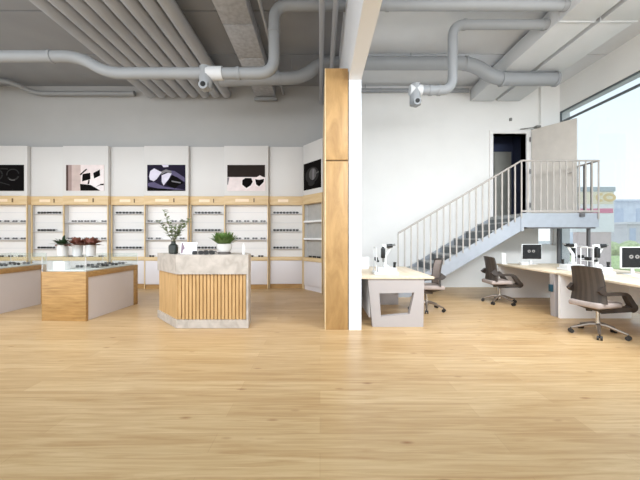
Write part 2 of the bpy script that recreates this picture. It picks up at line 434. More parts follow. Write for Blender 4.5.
pipe_run('grey pipe behind the rough tray, bending up towards the white beam',
         [(.42, 7.04, 5.17), (.02, 7.04, 5.17), (-.40, 7.04, 4.85), (-2.2, 7.04, 4.80)], .135, .3, [((-.9, 7.04, 4.84), (1, 0, 0))], hang=((-.62, 7.04, 4.84),))
pipe_run('thick grey pipe bending down to pass below the two rectangular ducts',
         [(.6, 7.04, 5.17), (3.35, 7.04, 5.17), (3.85, 7.04, 4.82), (5.2, 7.04, 4.82)], .14, .3, [((3.2, 7.04, 5.17), (1, 0, 0)), ((4.0, 7.04, 4.82), (1, 0, 0)), ((5.18, 7.04, 4.82), (1, 0, 0))], hang=((2.0, 7.04, 5.17),))
pipe_run('grey pipe nearest the camera running from white beam to the rectangular duct',
         [(.6, 5.2, 5.11), (4.02, 5.2, 5.11)], .078, .2, [((1.1, 5.2, 5.11), (1, 0, 0)), ((3.96, 5.2, 5.11), (1, 0, 0))])
yb = 5.65
drop_pipe = pipe_run('grey pipe dropping vertically from the right ceiling, then turning left to an open tee',
         [(4.02, yb, 5.10), (2.34, yb, 5.10), (2.34, yb, 3.94), (1.72, yb, 3.94)], .082, .22,
         [((3.95, yb, 5.10), (1, 0, 0)), ((2.55, yb, 5.10), (1, 0, 0)), ((2.1, yb, 3.94), (1, 0, 0)), ((1.95, yb, 3.94), (1, 0, 0))])
pipe_run('thin grey rail pipe along the top of the white back wall', [(.6, 8.5, 5.24), (3.95, 8.5, 5.24)], .055, .1, [((1.6, 8.5, 5.24), (1, 0, 0))], hang=((1.2, 8.5, 5.24), (3.0, 8.5, 5.24)))
pipe_run('thin grey pipe along the top of the grey back wall, far left', [(LEFT, 8.0, 5.28), (-7.9, 8.1, 5.30), (-7.5, 8.45, 5.14), (-4.9, 8.45, 5.14)], .06, .2,
         [((-7.0, 8.45, 5.14), (1, 0, 0)), ((-5.5, 8.45, 5.14), (1, 0, 0)), ((-4.92, 8.45, 5.14), (1, 0, 0))])
for x, y, z, host, r in ((-1.89, ya, 4.06, long_pipe, .105), (1.68, yb, 3.94, drop_pipe, .095)):
    b = MB(); b.tube([(x, y, z+.10), (x, y, z-.26)], r, 18); b.tube([(x, y, z-.24), (x, y-.14, z-.24)], r*.72, 16); tee = b.build('tee', M['pipe'], host, True)
    b = MB(); b.tube([(x, y-.141, z-.24), (x, y-.15, z-.24)], r*.4, 14); b.bm.transform(base_matrix(host).inverted()); b.build('opening', M['black'], tee)
    b = MB(); b.tube([(x+.02, y, z), (x+.28, y, z)], r*1.05, 18) if x < 0 else b.tube([(x-r, y, z), (x+.12, y, z)], r*.98, 18)
    b.build('collar', M['duct'], host, True)
# ducts
for x0, x1, lab in ((4.02, 4.62, 'pale rectangular ceiling duct, the one farther from the window wall'), (4.72, 5.32, 'pale rectangular ceiling duct, the one nearer the window wall with an ochre sticker')):
    t = thing('ventilation_duct', lab, 'duct', ((x0+x1)/2, 2, 4.98), 0, 'rectangular ceiling ducts')
    b = MB()
    for y0, y1 in ((1.5, 3.8), (3.805, 5.39), (5.40, 8.55)): b.box(x0, x1, y0, y1, 4.98, 5.31, .006)
    b.build('duct_body', M['duct'], t, True)
    b = MB()
    for y in (5.395,): b.box(x0-.012, x1+.012, y-.02, y+.02, 4.968, 5.32)
    b.build('seam_flange', M['duct'], t, True)
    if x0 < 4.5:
        b = MB(); b.box(4.634, 4.706, 1.5, 8.5, 5.06, 5.10); b.build('gap_shade_strip', M['void'], t, True)  # black strip stands in for the shade between the two ducts
    else:
        b = MB(); b.box(4.98, 5.04, 4.72, 4.98, 4.974, 4.979); b.build('sticker', M['label_y'], t, True)

# ------------------------------------------------------------------ eyewear display bays
rows_made = []
def bay(x, y, rz, w, kind, poster_note, desc):
    """one display bay in local coordinates: x along its width, y to its back, z up"""
    wide = kind != 'narrow'
    nm = {'wide': 'wide oak and white eyewear display bay', 'narrow': 'narrow recessed oak and white eyewear bay', 'corner': 'angled corner eyewear cabinet'}[kind]
    t = thing('display_cabinet', nm + ' ' + desc, 'display cabinet', (x, y, 0), rz, 'eyewear display bays')
    d = .13 if kind != 'wide' else .2
    if kind == 'corner': d = .16
    b = MB(); b.box(0.004, w-.004, 0, d, 2.42, 3.715, .004); b.build('upper_panel', M['panel'], t)
    b = MB(); b.box(0.003, w-.003, -.012, d, 2.19, 2.418, .003); hd = b.build('header', M['oak'], t)
    if kind != 'corner':
        b = MB(); b.box(w*.26, w*.56, -.017, -.012, 2.265, 2.335); b.build('name_plate', M['plate'], hd)
        if desc.find('corner') < 0:
            b = MB(); b.box(w*.665, w*.69, -.026, -.012, 2.25, 2.35); b.build('clip', M['tag'], hd)
    for xs in (0.003, w-.029):
        b = MB(); b.box(xs, xs+.026, -.010, .03, 0, 2.19, .003); b.build('upright', M['upright'], t)
        e0 = .003 if xs < .1 else w-.011
        b = MB(); b.box(e0, e0+.008, .031, d, 0.001, 2.188); b.build('side_panel', M['panel'], t)
    b = MB(); b.box(.012, w-.012, d-.02, d, .83, 2.189)
    b.build('back_panel', M['mirror_grey' if kind == 'corner' else ('lightbox' if wide else 'lightbox_dim')], t)
    b = MB(); b.box(.03, w-.03, -.012, d, .735, .83, .004); b.build('counter_ledge', M['oak'], t)
    b = MB(); b.box(.03, w-.03, .03, d, 0, .115); b.build('plinth', M['oak_deep' if kind != 'corner' else 'door_white'], t)
    if kind == 'wide':
        for a, c in ((.031, w/2-.003), (w/2+.003, w-.031)):
            b = MB(); b.box(a, c, .004, .025, .12, .73, .003); b.build('door', M['door_white'], t)
    else:
        b = MB(); b.box(.031, w-.031, .004, .025, .12, .73, .003); b.build('door', M['door_white'], t)
    if kind == 'wide': zs = ((1.74, 1), (1.29, 1), (2.0, 0), (1.52, 0), (1.06, 0))
    elif kind == 'narrow': zs = ((1.965, 1), (1.505, 1), (1.045, 1), (1.735, 0), (1.275, 0))
    else: zs = ((1.72, 2), (1.28, 2))
    rows = []
    for z, f in zs:
        b = MB()
        if f == 2: b.box(.03, w-.03, .0, d-.02, z, z+.045)
        elif f == 1: b.box(.031, w-.031, .02, d-.021, z-.012, z)
        else: b.box(.031, w-.031, d-.03, d-.021, z-.008, z)
        b.build('shelf', M['shelf_white' if f == 2 else 'shelf'], t)
        if f == 1: rows.append(z)
    if kind == 'wide': rows.append(.83)
    if kind == 'corner': rows = [.83]
    return t, rows

def eyeglasses(mat):
    b = MB(); b.m(mat)
    for s in (-1, 1):
        out = []; inn = []
        for k in range(12):
            a = 2*PI*k/12
            ca, sa = math.cos(a), math.sin(a)
            px = math.copysign(abs(ca)**.6, ca); pz = math.copysign(abs(sa)**.6, sa)
            out.append((s*.036 + px*.031, .023 + pz*.023)); inn.append((s*.036 + px*.024, .023 + pz*.016))
        b.ring(out, inn, 'y', -.004, .004)
        b.prism(inn, 'y', -.001, .001)
        b.tube([(s*.066, 0, .036), (s*.068, .05, .034), (s*.060, .10, .010)], .0035, 6)
    b.tube([(-.008, 0, .028), (0, -.002, .033), (.008, 0, .028)], .0035, 6)
    return b
gl_black = eyeglasses(M['frame_black']).build('eyeglasses')
gl_grey = eyeglasses(M['frame_grey']).build('eyeglasses')
first = {0: True, 1: True}
def put_glasses(x, y, z, rz, label, group, grey=False, scale=1.0):
    k = 1 if grey else 0; src = gl_grey if grey else gl_black
    if first[k]: o = src; first[k] = False
    else: o = src.copy(); C.objects.link(o)
    o.location = (x, y, z + .0005); o.rotation_euler = (0, 0, rz); o.scale = (scale,)*3
    tag(o, label, 'eyeglasses', group); return o

bays = [(-8.74, 1.15, 'wide', 'below the black round-glasses poster at the left edge'),
        (-7.59, .92, 'narrow', 'right of the black round-glasses poster'),
        (-6.67, 1.18, 'wide', 'below the beige square-sunglasses poster'),
        (-5.49, .925, 'narrow', 'between the beige poster and the purple poster'),
        (-4.565, 1.155, 'wide', 'below the purple sunglasses poster'),
        (-3.41, .92, 'narrow', 'between the purple poster and the aviator poster'),
        (-2.49, 1.154, 'wide', 'below the aviator sunglasses poster'),
        (-1.336, .896, 'narrow', 'between the aviator poster and the corner cabinet')]
short = ['bay under black round-glasses poster', 'narrow bay right of round-glasses poster', 'bay under beige poster',
         'narrow bay left of purple poster', 'bay under purple poster', 'narrow bay right of purple poster',
         'bay under aviator poster', 'narrow bay right of aviator poster']
rown = {3: ['top', 'middle', 'bottom']}
# number and spread of the frames on each row, read off the photograph
for bi, (x, w, kind, desc) in enumerate(bays):
    y = 8.30 if kind == 'wide' else 8.40
    t, rows = bay(x, y, 0, w, kind, None, desc)
    for ri, z in enumerate(rows):
        if kind == 'wide':
            if ri < 2: n = 5; xs = [w*(.13 + .185*k) for k in range(n)]
            else: n = 4; xs = [w*(.16 + .22*k) for k in range(n)]
            if bi == 4 and ri < 2: xs = [w*.12, w*.30, w*.66, w*.84]
            if bi == 2 and ri == 0: xs = [w*.22, w*.36, w*.50, w*.64, w*.88]
            yy = y + (.045 if ri < 2 else .03)
        else:
            xs = [w*(.24 + .17*k) for k in range(4)]; yy = y + .035
            if bi == 1 and ri > 0: xs = xs[:3]
            if bi in (3, 5, 7): xs = [w*(.20 + .19*k) for k in range(4)]
        for k, xx in enumerate(xs):
            grey = (kind == 'wide' and ri < 2) or (bi == 7 and ri == 2 and k > 1)
            put_glasses(x + xx, yy, z, 0, '%s eyeglasses %s from left, %s row of %s' % ('grey' if grey else 'black', ORD[k], rown[3][ri], short[bi]),
                        'eyeglasses on the back wall shelves', grey, 1.15 if kind == 'narrow' else 1.0)
ang = math.atan2(-.68, .5)
t, rows = bay(-.44, 8.30, ang, .844, 'corner', None, 'between the back wall and the oak column')
for k, f in enumerate((.28, .5, .72)):
    lx, ly = .844*f, .06
    put_glasses(-.44 + lx*math.cos(ang) - ly*math.sin(ang), 8.30 + lx*math.sin(ang) + ly*math.cos(ang), .83, ang,
                'black eyeglasses %s from left on the angled corner cabinet ledge' % ORD[k], 'eyeglasses in the corner cabinet', False, 1.0)

# posters: flat prints on the upper panels (u to the right, v up; both from zoomed outlines)
def poster(x, y, z, rz, w, h, label, layers, box):
    bx0, by0, bx1, by1 = box
    b = MB(); b.m(layers[0]).box(0, w, -.012, 0, 0, h)
    for i, (mat, pts) in enumerate(layers[1:]):
        e = -.012 - .0006 * (i + 1)
        q = [((px - bx0)/(bx1 - bx0)*w, (by1 - py)/(by1 - by0)*h) for px, py in pts]
        q = [(min(max(a, .004), w-.004), min(max(c, .004), h-.004)) for a, c in q]
        b.m(mat).prism(q, 'y', e, -.012)
    o = b.build('poster'); o.location = (x, y - .001, z); o.rotation_euler = (0, 0, rz)
    tag(o, label, 'poster', 'eyewear posters'); return o
def pm(n, c):
    m = paint('print ' + n, c, 0.85, 0.08, 6)
    m.node_tree.nodes['Principled BSDF'].inputs['Specular IOR Level'].default_value = 0.08
    return m
K = pm('black', (14, 12, 12)); DK = pm('charcoal', (44, 38, 36)); BG = pm('beige rose', (196, 178, 172)); BG2 = pm('pale rose', (226, 214, 213))
BR = pm('brown', (84, 66, 62)); TAU = pm('taupe', (158, 138, 134)); WH = pm('off white', (234, 226, 226)); GR = pm('grey', (92, 90, 90)); DG = pm('dark grey', (46, 45, 45))
NV = pm('navy', (36, 32, 48)); PU = pm('purple', (92, 86, 114)); LV = pm('lavender', (212, 208, 224)); PK = pm('pink white', (228, 216, 216)); MG = pm('mid grey', (120, 118, 122))
def ell(cx, cy, rx, ry, n=20, a0=0, a1=2*PI): return [(cx + rx*math.cos(a0 + (a1-a0)*k/n), cy + ry*math.sin(a0 + (a1-a0)*k/n)) for k in range(n)]
def arc(cx, cy, rx, ry, wd, a0, a1, n=14):
    o = [(cx + rx*math.cos(a0 + (a1-a0)*k/n), cy + ry*math.sin(a0 + (a1-a0)*k/n)) for k in range(n+1)]
    i = [(cx + (rx-wd)*math.cos(a0 + (a1-a0)*k/n), cy + (ry-wd)*math.sin(a0 + (a1-a0)*k/n)) for k in range(n+1)]
    return o + i[::-1]
PZ, PH, PW = 2.545, .675, .985
poster(-8.66, 8.30, PZ, 0, PW, PH, 'black poster with a faint pair of round glasses, leftmost on the back wall',
       [K, (DG, arc(170, 205, 92, 80, 22, .3, 2.6)), (DG, arc(170, 205, 92, 80, 16, 3.0, 6.1)), (GR, arc(170, 205, 92, 80, 12, 1.2, 2.2)),
        (DG, arc(-60, 205, 92, 80, 18, 0, 6.2)), (DG, [(-40, 290), (120, 335), (130, 350), (-40, 305)]), (DG, [(0, 118), (100, 122), (100, 138), (0, 134)])], (-210, 75, 320, 420))
poster(-6.58, 8.30, PZ, 0, PW, PH, 'pale beige poster showing angular black sunglasses, second from left',
       [BG2, (BR, [(75, 70), (105, 70), (105, 395), (75, 395)]), (TAU, [(105, 70), (150, 70), (150, 395), (105, 395)]), (BG, [(150, 70), (265, 70), (265, 395), (150, 395)]),
        (WH, [(400, 215), (565, 120), (565, 390), (500, 392), (380, 330)]), (K, [(292, 185), (390, 170), (393, 250), (285, 277)]), (K, [(430, 172), (515, 130), (520, 205), (440, 242)]),
        (K, [(258, 308), (330, 315), (400, 322), (520, 392), (265, 393)]), (DK, [(465, 345), (530, 308), (568, 305), (568, 325), (520, 325)]), (DK, [(255, 190), (340, 118), (350, 128), (268, 200)]),
        (DK, [(368, 260), (384, 262), (375, 312), (355, 314)])], (75, 70, 568, 395))
poster(-4.475, 8.30, PZ, 0, PW, PH, 'dark purple poster showing pale lavender sunglasses, third from left',
       [NV, (PU, [(360, 140), (440, 150), (570, 235), (570, 290), (470, 225), (380, 200)]), (PU, [(100, 300), (180, 290), (300, 345), (570, 385), (300, 385), (100, 340)]), (K, [(92, 360), (300, 372), (570, 396), (92, 396)]),
        (MG, [(250, 165), (330, 130), (400, 150), (400, 180), (330, 165), (270, 195)]), (LV, [(115, 215), (130, 150), (180, 118), (275, 165), (240, 212), (212, 252), (175, 280), (125, 260)]), (LV, [(275, 205), (355, 173), (402, 182), (365, 250), (300, 332), (275, 285)]),
        (K, [(412, 200), (470, 230), (560, 302), (490, 330), (440, 372), (332, 322)]), (MG, [(400, 270), (520, 292), (515, 306), (405, 288)]), (LV, [(275, 72), (362, 72), (360, 98), (300, 104)])], (90, 72, 575, 400))
poster(-2.405, 8.30, PZ, 0, PW, PH, 'pink and charcoal poster showing dark aviator sunglasses, fourth from left',
       [PK, (DK, [(90, 75), (565, 75), (565, 228), (90, 228)]), (MG, [(90, 232), (118, 232), (100, 325), (90, 320)]), (WH, [(262, 270), (310, 228), (400, 228), (425, 290), (395, 345), (330, 385), (262, 330)]),
        (WH, [(425, 250), (500, 205), (560, 240), (555, 300), (490, 362), (440, 330)]), (K, [(282, 265), (318, 240), (392, 240), (410, 288), (385, 332), (330, 366), (278, 322)]), (K, [(440, 255), (495, 262), (552, 250), (546, 290), (490, 346), (452, 320)])], (90, 75, 565, 400))
ox = .05; dxx, dyy = math.cos(ang), math.sin(ang)
poster(-.44 + ox*dxx, 8.30 + ox*dyy, PZ, ang, .74, PH, 'black poster with a faint grey glow on the angled corner cabinet',
       [K, (DG, ell(105, 120, 62, 70)), (GR, ell(112, 112, 34, 50)), (MG, [(112, 70), (128, 76), (124, 160), (108, 165)]), (GR, [(136, 108), (166, 100), (168, 112), (140, 120)]), (DG, ell(100, 190, 30, 22))], (25, 5, 185, 240))

# ------------------------------------------------------------------ display tables with glass cases
def display_table(x0, y0, w, L, rz, label):
    t = thing('display_table', label, 'display table', (x0, y0, 0), rz, 'glass topped display tables')
    H = .79
    for ya_, yb_ in ((0, .055), (L-.11, L)):
        b = MB(); b.box(0, w, ya_, yb_, 0, H, .003); b.build('end_panel', M['oak_deep'], t)
    b = MB(); b.box(0, w, .056, L-.111, .70, H, .003); b.build('table_top', M['oak_deep'], t)
    for xs in (.02, w-.035):
        b = MB(); b.box(xs, xs+.015, .056, L-.111, 0.002, .70); b.build('side_panel', M['side_panel'], t)
    b = MB(); e = .006; gh = .235
    for q in ((.004, .004+e, .004, L-.004, H, H+gh), (w-.004-e, w-.004, .004, L-.004, H, H+gh), (.01, w-.01, .004, .004+e, H, H+gh), (.01, w-.01, L-.004-e, L-.004, H, H+gh), (.004, w-.004, .004, L-.004, H+gh, H+gh+.008)): b.box(*q)
    b.build('glass_case', M['glass'], t)
    for qx, qy in ((.001, .001), (w-.008, .001), (.001, L-.008), (w-.008, L-.008)):
        b = MB(); b.box(qx, qx+.007, qy, qy+.007, H, H+gh); b.build('corner_strip', M['shelf'], t)
    b = MB(); b.box(.05, w-.05, .06, L-.06, H+.001, H+.02, .004); b.build('tray', M['panel'], t)
    return t
T2 = dict(x0=-4.48, y0=5.15, w=.735, L=1.36, rz=-math.radians(2.5))
display_table(**T2, label='oak display table with glass case, right one in front of the counter')
T1 = dict(x0=-6.33, y0=5.15, w=.735, L=1.40, rz=0)
display_table(**T1, label='oak display table with glass case, cut by the left edge')
def on(T, lx, ly):
    c, s = math.cos(T['rz']), math.sin(T['rz']); return T['x0'] + c*lx - s*ly, T['y0'] + s*lx + c*ly
for T, nm in ((T2, 'right'), (T1, 'left')):
    k = 0
    for ly in (.5, .75, 1.0, 1.2):
        for lx in (.22, .5):
            x, y = on(T, lx, ly)
            put_glasses(x, y, .811, T['rz'], 'dark eyeglasses inside the %s table glass case, %s row from front, %s' % (nm, ORD[(k//2)], 'left' if lx < .3 else 'right'), 'eyeglasses in the table cases', k % 3 == 1)
            k += 1
x, y = on(T2, .16, .20); b = MB(); b.box(-.1, .1, -.06, .06, 0, .13, .006)
o = b.build('display_block', M['paper']); o.location = (x, y, .811); o.rotation_euler = (0, 0, T2['rz']); tag(o, 'white block at the front left inside the right table glass case', 'display block')

# potted plants on the glass case
def flower_pot(x, y, z, kind, label):
    t = thing('potted_plant', label, 'potted plant', (x, y, z), random.random(), 'potted plants on the display case')
    b = MB(); b.lathe([(.062, 0), (.066, .01), (.078, .17), (.082, .185), (.074, .185), (.070, .165)], seg=20); b.build('pot', M['grey_pot' if kind else 'pot'], t)
    b = MB(); b.lathe([(.0701, .15), (.0701, .166), (.01, .172)], seg=16); b.build('soil', M['soil'], t)
    f = MB(); rnd = random.Random(hash(kind) + int(x*100))
    if kind == 0:
        f.m(M['leaf_dark'])
        for k in range(46):
            a = rnd.uniform(0, 2*PI); el = rnd.uniform(.2, 1.5); ln = rnd.uniform(.12, .27)
            f.leaf((.02*math.cos(a), .02*math.sin(a), .17), (math.cos(a)*math.cos(el), math.sin(a)*math.cos(el), math.sin(el)), ln, .045, .3)
        f.m(M['petal'])
        for k in range(9):
            a = rnd.uniform(0, 2*PI); f.leaf((.05*math.cos(a), .05*math.sin(a), .19), (math.cos(a), math.sin(a), .3), .06, .05, .8)
    else:
        for mt, cnt, r in ((M['leaf_red'], 50, .22), (M['leaf'], 14, .14), (M['petal'], 22, .17)):
            f.m(mt)
            for k in range(cnt):
                a = rnd.uniform(0, 2*PI); el = rnd.uniform(.25, 1.45)
                f.leaf((.03*math.cos(a), .03*math.sin(a), .17), (math.cos(a)*math.cos(el), math.sin(a)*math.cos(el), math.sin(el)), rnd.uniform(.6, 1)*r, .05, .25)
    f.build('foliage', None, t)
flower_pot(*on(T2, .17, .20), .79+.244, 0, 'pointed green plant in white pot, leftmost of three on the glass case')
flower_pot(*on(T2, .425, .21), .79+.244, 1, 'brown red plant in pale pot, middle of three on the glass case')
flower_pot(*on(T2, .645, .22), .79+.244, 2, 'brown red plant in pale pot, rightmost of three on the glass case')

# ------------------------------------------------------------------ reception counter
t = thing('reception_counter', 'marble topped reception counter with oak slat front on the oak floor', 'counter', (-1.9, 5.05, 0))
FP = [(-2.124, 4.72), (-1.056, 4.72), (-1.10, 5.10), (-1.22, 5.37), (-2.727, 5.37)]
def inset(P, d):
    n = len(P); cx = sum(p[0] for p in P)/n; cy = sum(p[1] for p in P)/n; out = []
    for i in range(n):
        p0, p1, p2 = Vector(P[i-1]), Vector(P[i]), Vector(P[(i+1) % n])
        e1 = (p1-p0).normalized(); e2 = (p2-p1).normalized(); n1 = Vector((-e1.y, e1.x)); n2 = Vector((-e2.y, e2.x))
        bis = (n1+n2).normalized(); out.append(tuple(p1 + bis * (d / max(.3, bis.dot(n1)))))
    return out
b = MB(); b.prism(FP, 'z', .80, 1.085); b.build('stone_top', M['stone'], t, True)
b = MB(); b.prism(FP, 'z', .004, .125); b.build('stone_plinth', M['stone'], t, True)
b = MB(); b.prism(inset(FP, .05), 'z', .126, .799); b.build('core', M['oak_back'], t, True)
b = MB(); b.prism([(-1.088, 4.722), (-1.058, 4.722), (-1.102, 5.098), (-1.135, 5.098)], 'z', .1255, .7995); b.build('stone_side', M['stone'], t, True)
b = MB(); n = 19; x0, x1 = -2.105, -1.09; pitch = (x1-x0)/n
for k in range(n): b.box(x0 + k*pitch + .004, x0 + (k+1)*pitch - .009, 4.742, 4.772, .126, .799, .004, 1)
b.build('slat_front', M['oak_slat'], t, True)
A = Vector((-2.124, 4.72)); Bv = Vector((-2.727, 5.37)); e = (Bv-A); Ln = e.length; e.normalize(); nn = Vector((-e.y, e.x))
if nn.y > 0: nn = -nn
b = MB()
for k in range(2):
    s0 = .015 + k*(Ln-.03)/2 + .002; s1 = .015 + (k+1)*(Ln-.03)/2 - .002
    q = [A + e*s0 - nn*.022, A + e*s1 - nn*.022, A + e*s1 - nn*.052, A + e*s0 - nn*.052]
    b.prism([(v.x, v.y) for v in q], 'z', .126, .799)
b.build('chamfer_panel', M['oak_slat'], t, True)
ZC = 1.0855
# vase with branches
v = thing('vase', 'dark bottle vase holding leafy branches on the marble counter', 'vase', (-2.30, 4.92+.1, ZC))
b = MB(); b.lathe([(.052, 0), (.068, .012), (.072, .10), (.066, .135), (.036, .16), (.032, .185), (.036, .20), (.026, .198), (.024, .15)], seg=24); b.build('vase_body', M['vase'], v)
st = MB(); lfm = MB(); rnd = random.Random(3)
for dx, dy, hgt in ((-.24, .02, .36), (-.12, -.05, .52), (-.07, .06, .33), (.05, -.03, .28), (.13, .05, .36), (.25, 0, .38), (.19, -.05, .30)):
    pts = [Vector((0, 0, .15))]
    for i in range(1, 9):
        s_ = i/8; pts.append(Vector((dx*s_**1.35 + rnd.uniform(-.008, .008), dy*s_**1.2, .15 + hgt*s_)))
    st.tube(pts, [.005*(1-.07*i) for i in range(9)], 6)
    for i in range(3, 9):
        for k in range(5):
            a = rnd.uniform(0, 2*PI); lfm.leaf(pts[i] + Vector((0, 0, rnd.uniform(-.02, .02))), (math.cos(a), math.sin(a), rnd.uniform(.1, .9)), rnd.uniform(.055, .10), .036, .2)
st.build('branches', M['stem'], v); lfm.build('leaves', M['leaf_pale'], v)
# framed card
c = thing('card_stand', 'white framed card standing on the marble counter beside the vase', 'card stand', (-2.03, 4.93, ZC))
def tilt(b): b.bm.transform(Matrix.Rotation(math.radians(-12), 4, 'X')); return b
b = MB(); b.box(-.125, .125, 0, .012, 0.002, .185, .003); tilt(b).build('frame', M['device'], c)
b = MB(); b.m(M['paper']).box(-.085, .115, -.002, -.0005, .012, .175); b.m(M['mauve']).box(-.115, -.085, -.002, -.0005, .012, .175)
b.m(M['mauve']).prism([(-.085, .06), (-.055, .09), (-.085, .15)], 'y', -.003, -.0005); tilt(b).build('print', None, c)
b = MB(); b.prism([(.012, .12), (.018, .12), (.075, .003), (.065, .003)], 'x', -.04, .04); b.build('prop', M['device'], c)
# bowl planter
pt = thing('planter_bowl', 'white bowl planter with bushy green plant on the marble counter', 'potted plant', (-1.49, 4.98, ZC))
b = MB(); b.lathe([(.085, 0), (.10, .006), (.10, .028), (.09, .032)], seg=24); b.build('saucer', M['dark_base'], pt)
b = MB(); b.lathe([(.075, .033), (.09, .04), (.115, .09), (.122, .16), (.112, .16), (.105, .14)], seg=28); b.build('bowl', M['pot'], pt)
b = MB(); b.lathe([(.1055, .12), (.1055, .138), (.01, .145)], seg=20); b.build('soil', M['soil'], pt)
f = MB(); rnd = random.Random(5)
for k in range(210):
    a = rnd.uniform(0, 2*PI); r = .085*math.sqrt(rnd.random()); el = rnd.uniform(.6, 1.5)
    f.leaf((r*math.cos(a), r*math.sin(a), .14), (math.cos(a)*math.cos(el), math.sin(a)*math.cos(el), math.sin(el)), rnd.uniform(.15, .25), .036, .10)
f.build('foliage', M['leaf'], pt)
for k, (x, y, rz, nm) in enumerate(((-1.84, 4.82, .1, 'first'), (-1.74, 5.0, -.2, 'second'), (-1.665, 4.81, .15, 'third'))):
    put_glasses(x, y, ZC, rz, 'black sunglasses %s from left lying on the marble counter' % nm, 'sunglasses on the counter', False, 1.25)
b = MB(); b.lathe([(.018, 0), (.02, .005), (.02, .12), (.010, .135), (.010, .165)], seg=14); o = b.build('spray_bottle', M['device']); o.location = (-1.16, 4.86, ZC)
tag(o, 'slim white bottle at the right end of the marble counter', 'bottle')

# ------------------------------------------------------------------ staircase and landing
S = thing('staircase', 'galvanised steel staircase with pale railing climbing to the upper door', 'staircase', (3.1, 7.8, 0))
YF, YB = 7.2, 8.52; RUN, RISE = .316, .188; XT = 4.52; X0 = XT - 9*RUN
for i in range(9):
    xa = X0 + i*RUN; z = (i+1)*RISE
    b = MB(); b.box(xa-.015, xa+RUN+.005, YF+.005, YB, z-.035, z); b.build('tread', M['tread'], S, True)
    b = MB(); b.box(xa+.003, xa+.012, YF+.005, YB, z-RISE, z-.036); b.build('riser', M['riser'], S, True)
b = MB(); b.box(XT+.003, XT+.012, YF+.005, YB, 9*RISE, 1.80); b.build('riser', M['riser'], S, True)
sl = RISE/RUN
def top(x): return 1.84 - sl*(XT - x)
for ya_, yb_ in ((YF-.04, YF), (YB+.001, YB+.04)):
    xb = X0 - .06
    b = MB(); b.prism([(XT, top(XT)), (XT, top(XT)-.34), (XT-(top(XT)-.34)/sl, 0), (xb, 0), (xb, top(xb))], 'y', ya_, yb_); b.build('stringer', M['steel'], S, True)
b = MB(); b.box(XT, 6.22, YF, BACK-.002, 1.80, 1.88); b.build('landing_deck', M['tread'], S, True)
b = MB(); b.box(XT-.02, 6.24, YF-.04, YF-.001, 1.57, 1.885); b.box(6.22, 6.24, YF, BACK-.005, 1.57, 1.885); b.build('landing_fascia', M['steel'], S, True)
b = MB(); b.box(XT+.1, 6.0, YF-.05, YF-.001, 1.54, 1.57); b.box(XT+.1, 6.2, YF, YF+.06, 1.54, 1.57); b.build('landing_flange', M['dark_metal'], S, True)
b = MB(); b.box(XT-.03, XT+.03, YF-.06, YF-.041, 1.48, 1.86); b.build('joint_plate', M['steel'], S, True)
b = MB(); b.box(5.80, 5.90, YF-.08, YF-.041, 1.80, 1.88); b.build('clamp', M['dark_metal'], S, True)
for x, y in ((6.14, 7.32), (6.17, 8.28)):
    b = MB(); b.box(x-.026, x+.026, y-.026, y+.026, 0, 1.57 if y < 8 else 1.80); b.build('support_post', M['dark_metal'], S, True)
yr = YF - .055; zr = 3.055
def rail_z(x): return zr - .588*(4.5 - x)
xs0 = 1.745
b = MB(); b.tube([(xs0, yr, rail_z(xs0)), (4.5, yr, zr), (6.23, yr, zr), (6.23, 8.55, zr)], .021, 8); b.build('handrail', M['rail'], S, True)
b = MB(); b.box(4.5, 6.24, yr-.012, yr+.012, 1.91, 1.945); b.box(6.218, 6.242, yr, 8.5, 1.91, 1.945); b.build('bottom_rail', M['rail'], S, True)
for k in range(20):
    x = xs0 + (4.5-xs0)*k/19
    b = MB(); b.box(x-.015, x+.015, yr-.008, yr+.008, max(.05, top(x)-.06), rail_z(x)-.01); b.build('baluster', M['rail'], S, True)
for k in range(1, 13):
    x = 4.5 + 1.72*k/12
    b = MB(); b.box(x-.015, x+.015, yr-.008, yr+.008, 1.92 if k < 12 else 1.75, zr-.015); b.build('baluster', M['rail'], S, True)
for k in range(1, 7):
    y = yr + 1.33*k/6.5
    b = MB(); b.box(6.222, 6.238, y-.017, y+.017, 1.92, zr-.015); b.build('baluster', M['dark_metal'], S, True)  # dark material on this side row imitates backlit railing

# ------------------------------------------------------------------ desks
def desk(x, y, w, L, p0, p1, label, slant=1):
    t = thing('desk', label, 'desk', (x, y, 0), 0, 'pale office desks')
    b = MB(); b.box(0, w, 0, L, .722, .755, .003); b.build('desk_top', M['desk_top'], t)
    a0, a1 = p0, p1
    if slant > 0: out = [(a0, .721), (a1, .721), (a1-.015, .001), (a0+.07, .001)]; inn = [(a0+.17, .505), (a1-.15, .515), (a1-.22, .195), (a0+.195, .155)]
    else: out = [(a0, .721), (a1, .721), (a1-.07, .001), (a0+.02, .001)]; inn = [(a0+.15, .515), (a1-.17, .505), (a1-.195, .155), (a0+.22, .195)]
    b = MB(); b.ring(out, inn, 'y', .02, .12); b.build('end_panel', M['desk_grey'], t)
    b = MB(); b.box(a0+.02, a1-.0, L-.08, L-.03, .001, .721); b.build('end_panel', M['desk_white' if slant < 0 else 'desk_grey'], t)
    b = MB(); xs = a0+.03 if slant > 0 else a1-.05
    b.box(xs, xs+.02, .121, L-.081, .12, .721); b.build('modesty_panel', M['desk_white'], t)
    return t
desk(.61, 4.78, 1.10, 1.68, .11, .955, 'pale desk with cut-out end panel right of the white column')
dk = desk(3.96, 5.40, 1.5, 1.80, .0, 1.2, 'pale desk under the stair landing, farther of the right pair', -1)
b = MB(); b.box(-.035, -.001, .03, .10, .42, .54, .004); b.build('cable_holder', M['teal'], dk)
desk(3.96, 3.45, 1.5, 1.93, .0, 1.2, 'pale desk by the window, nearer of the right pair', -1)

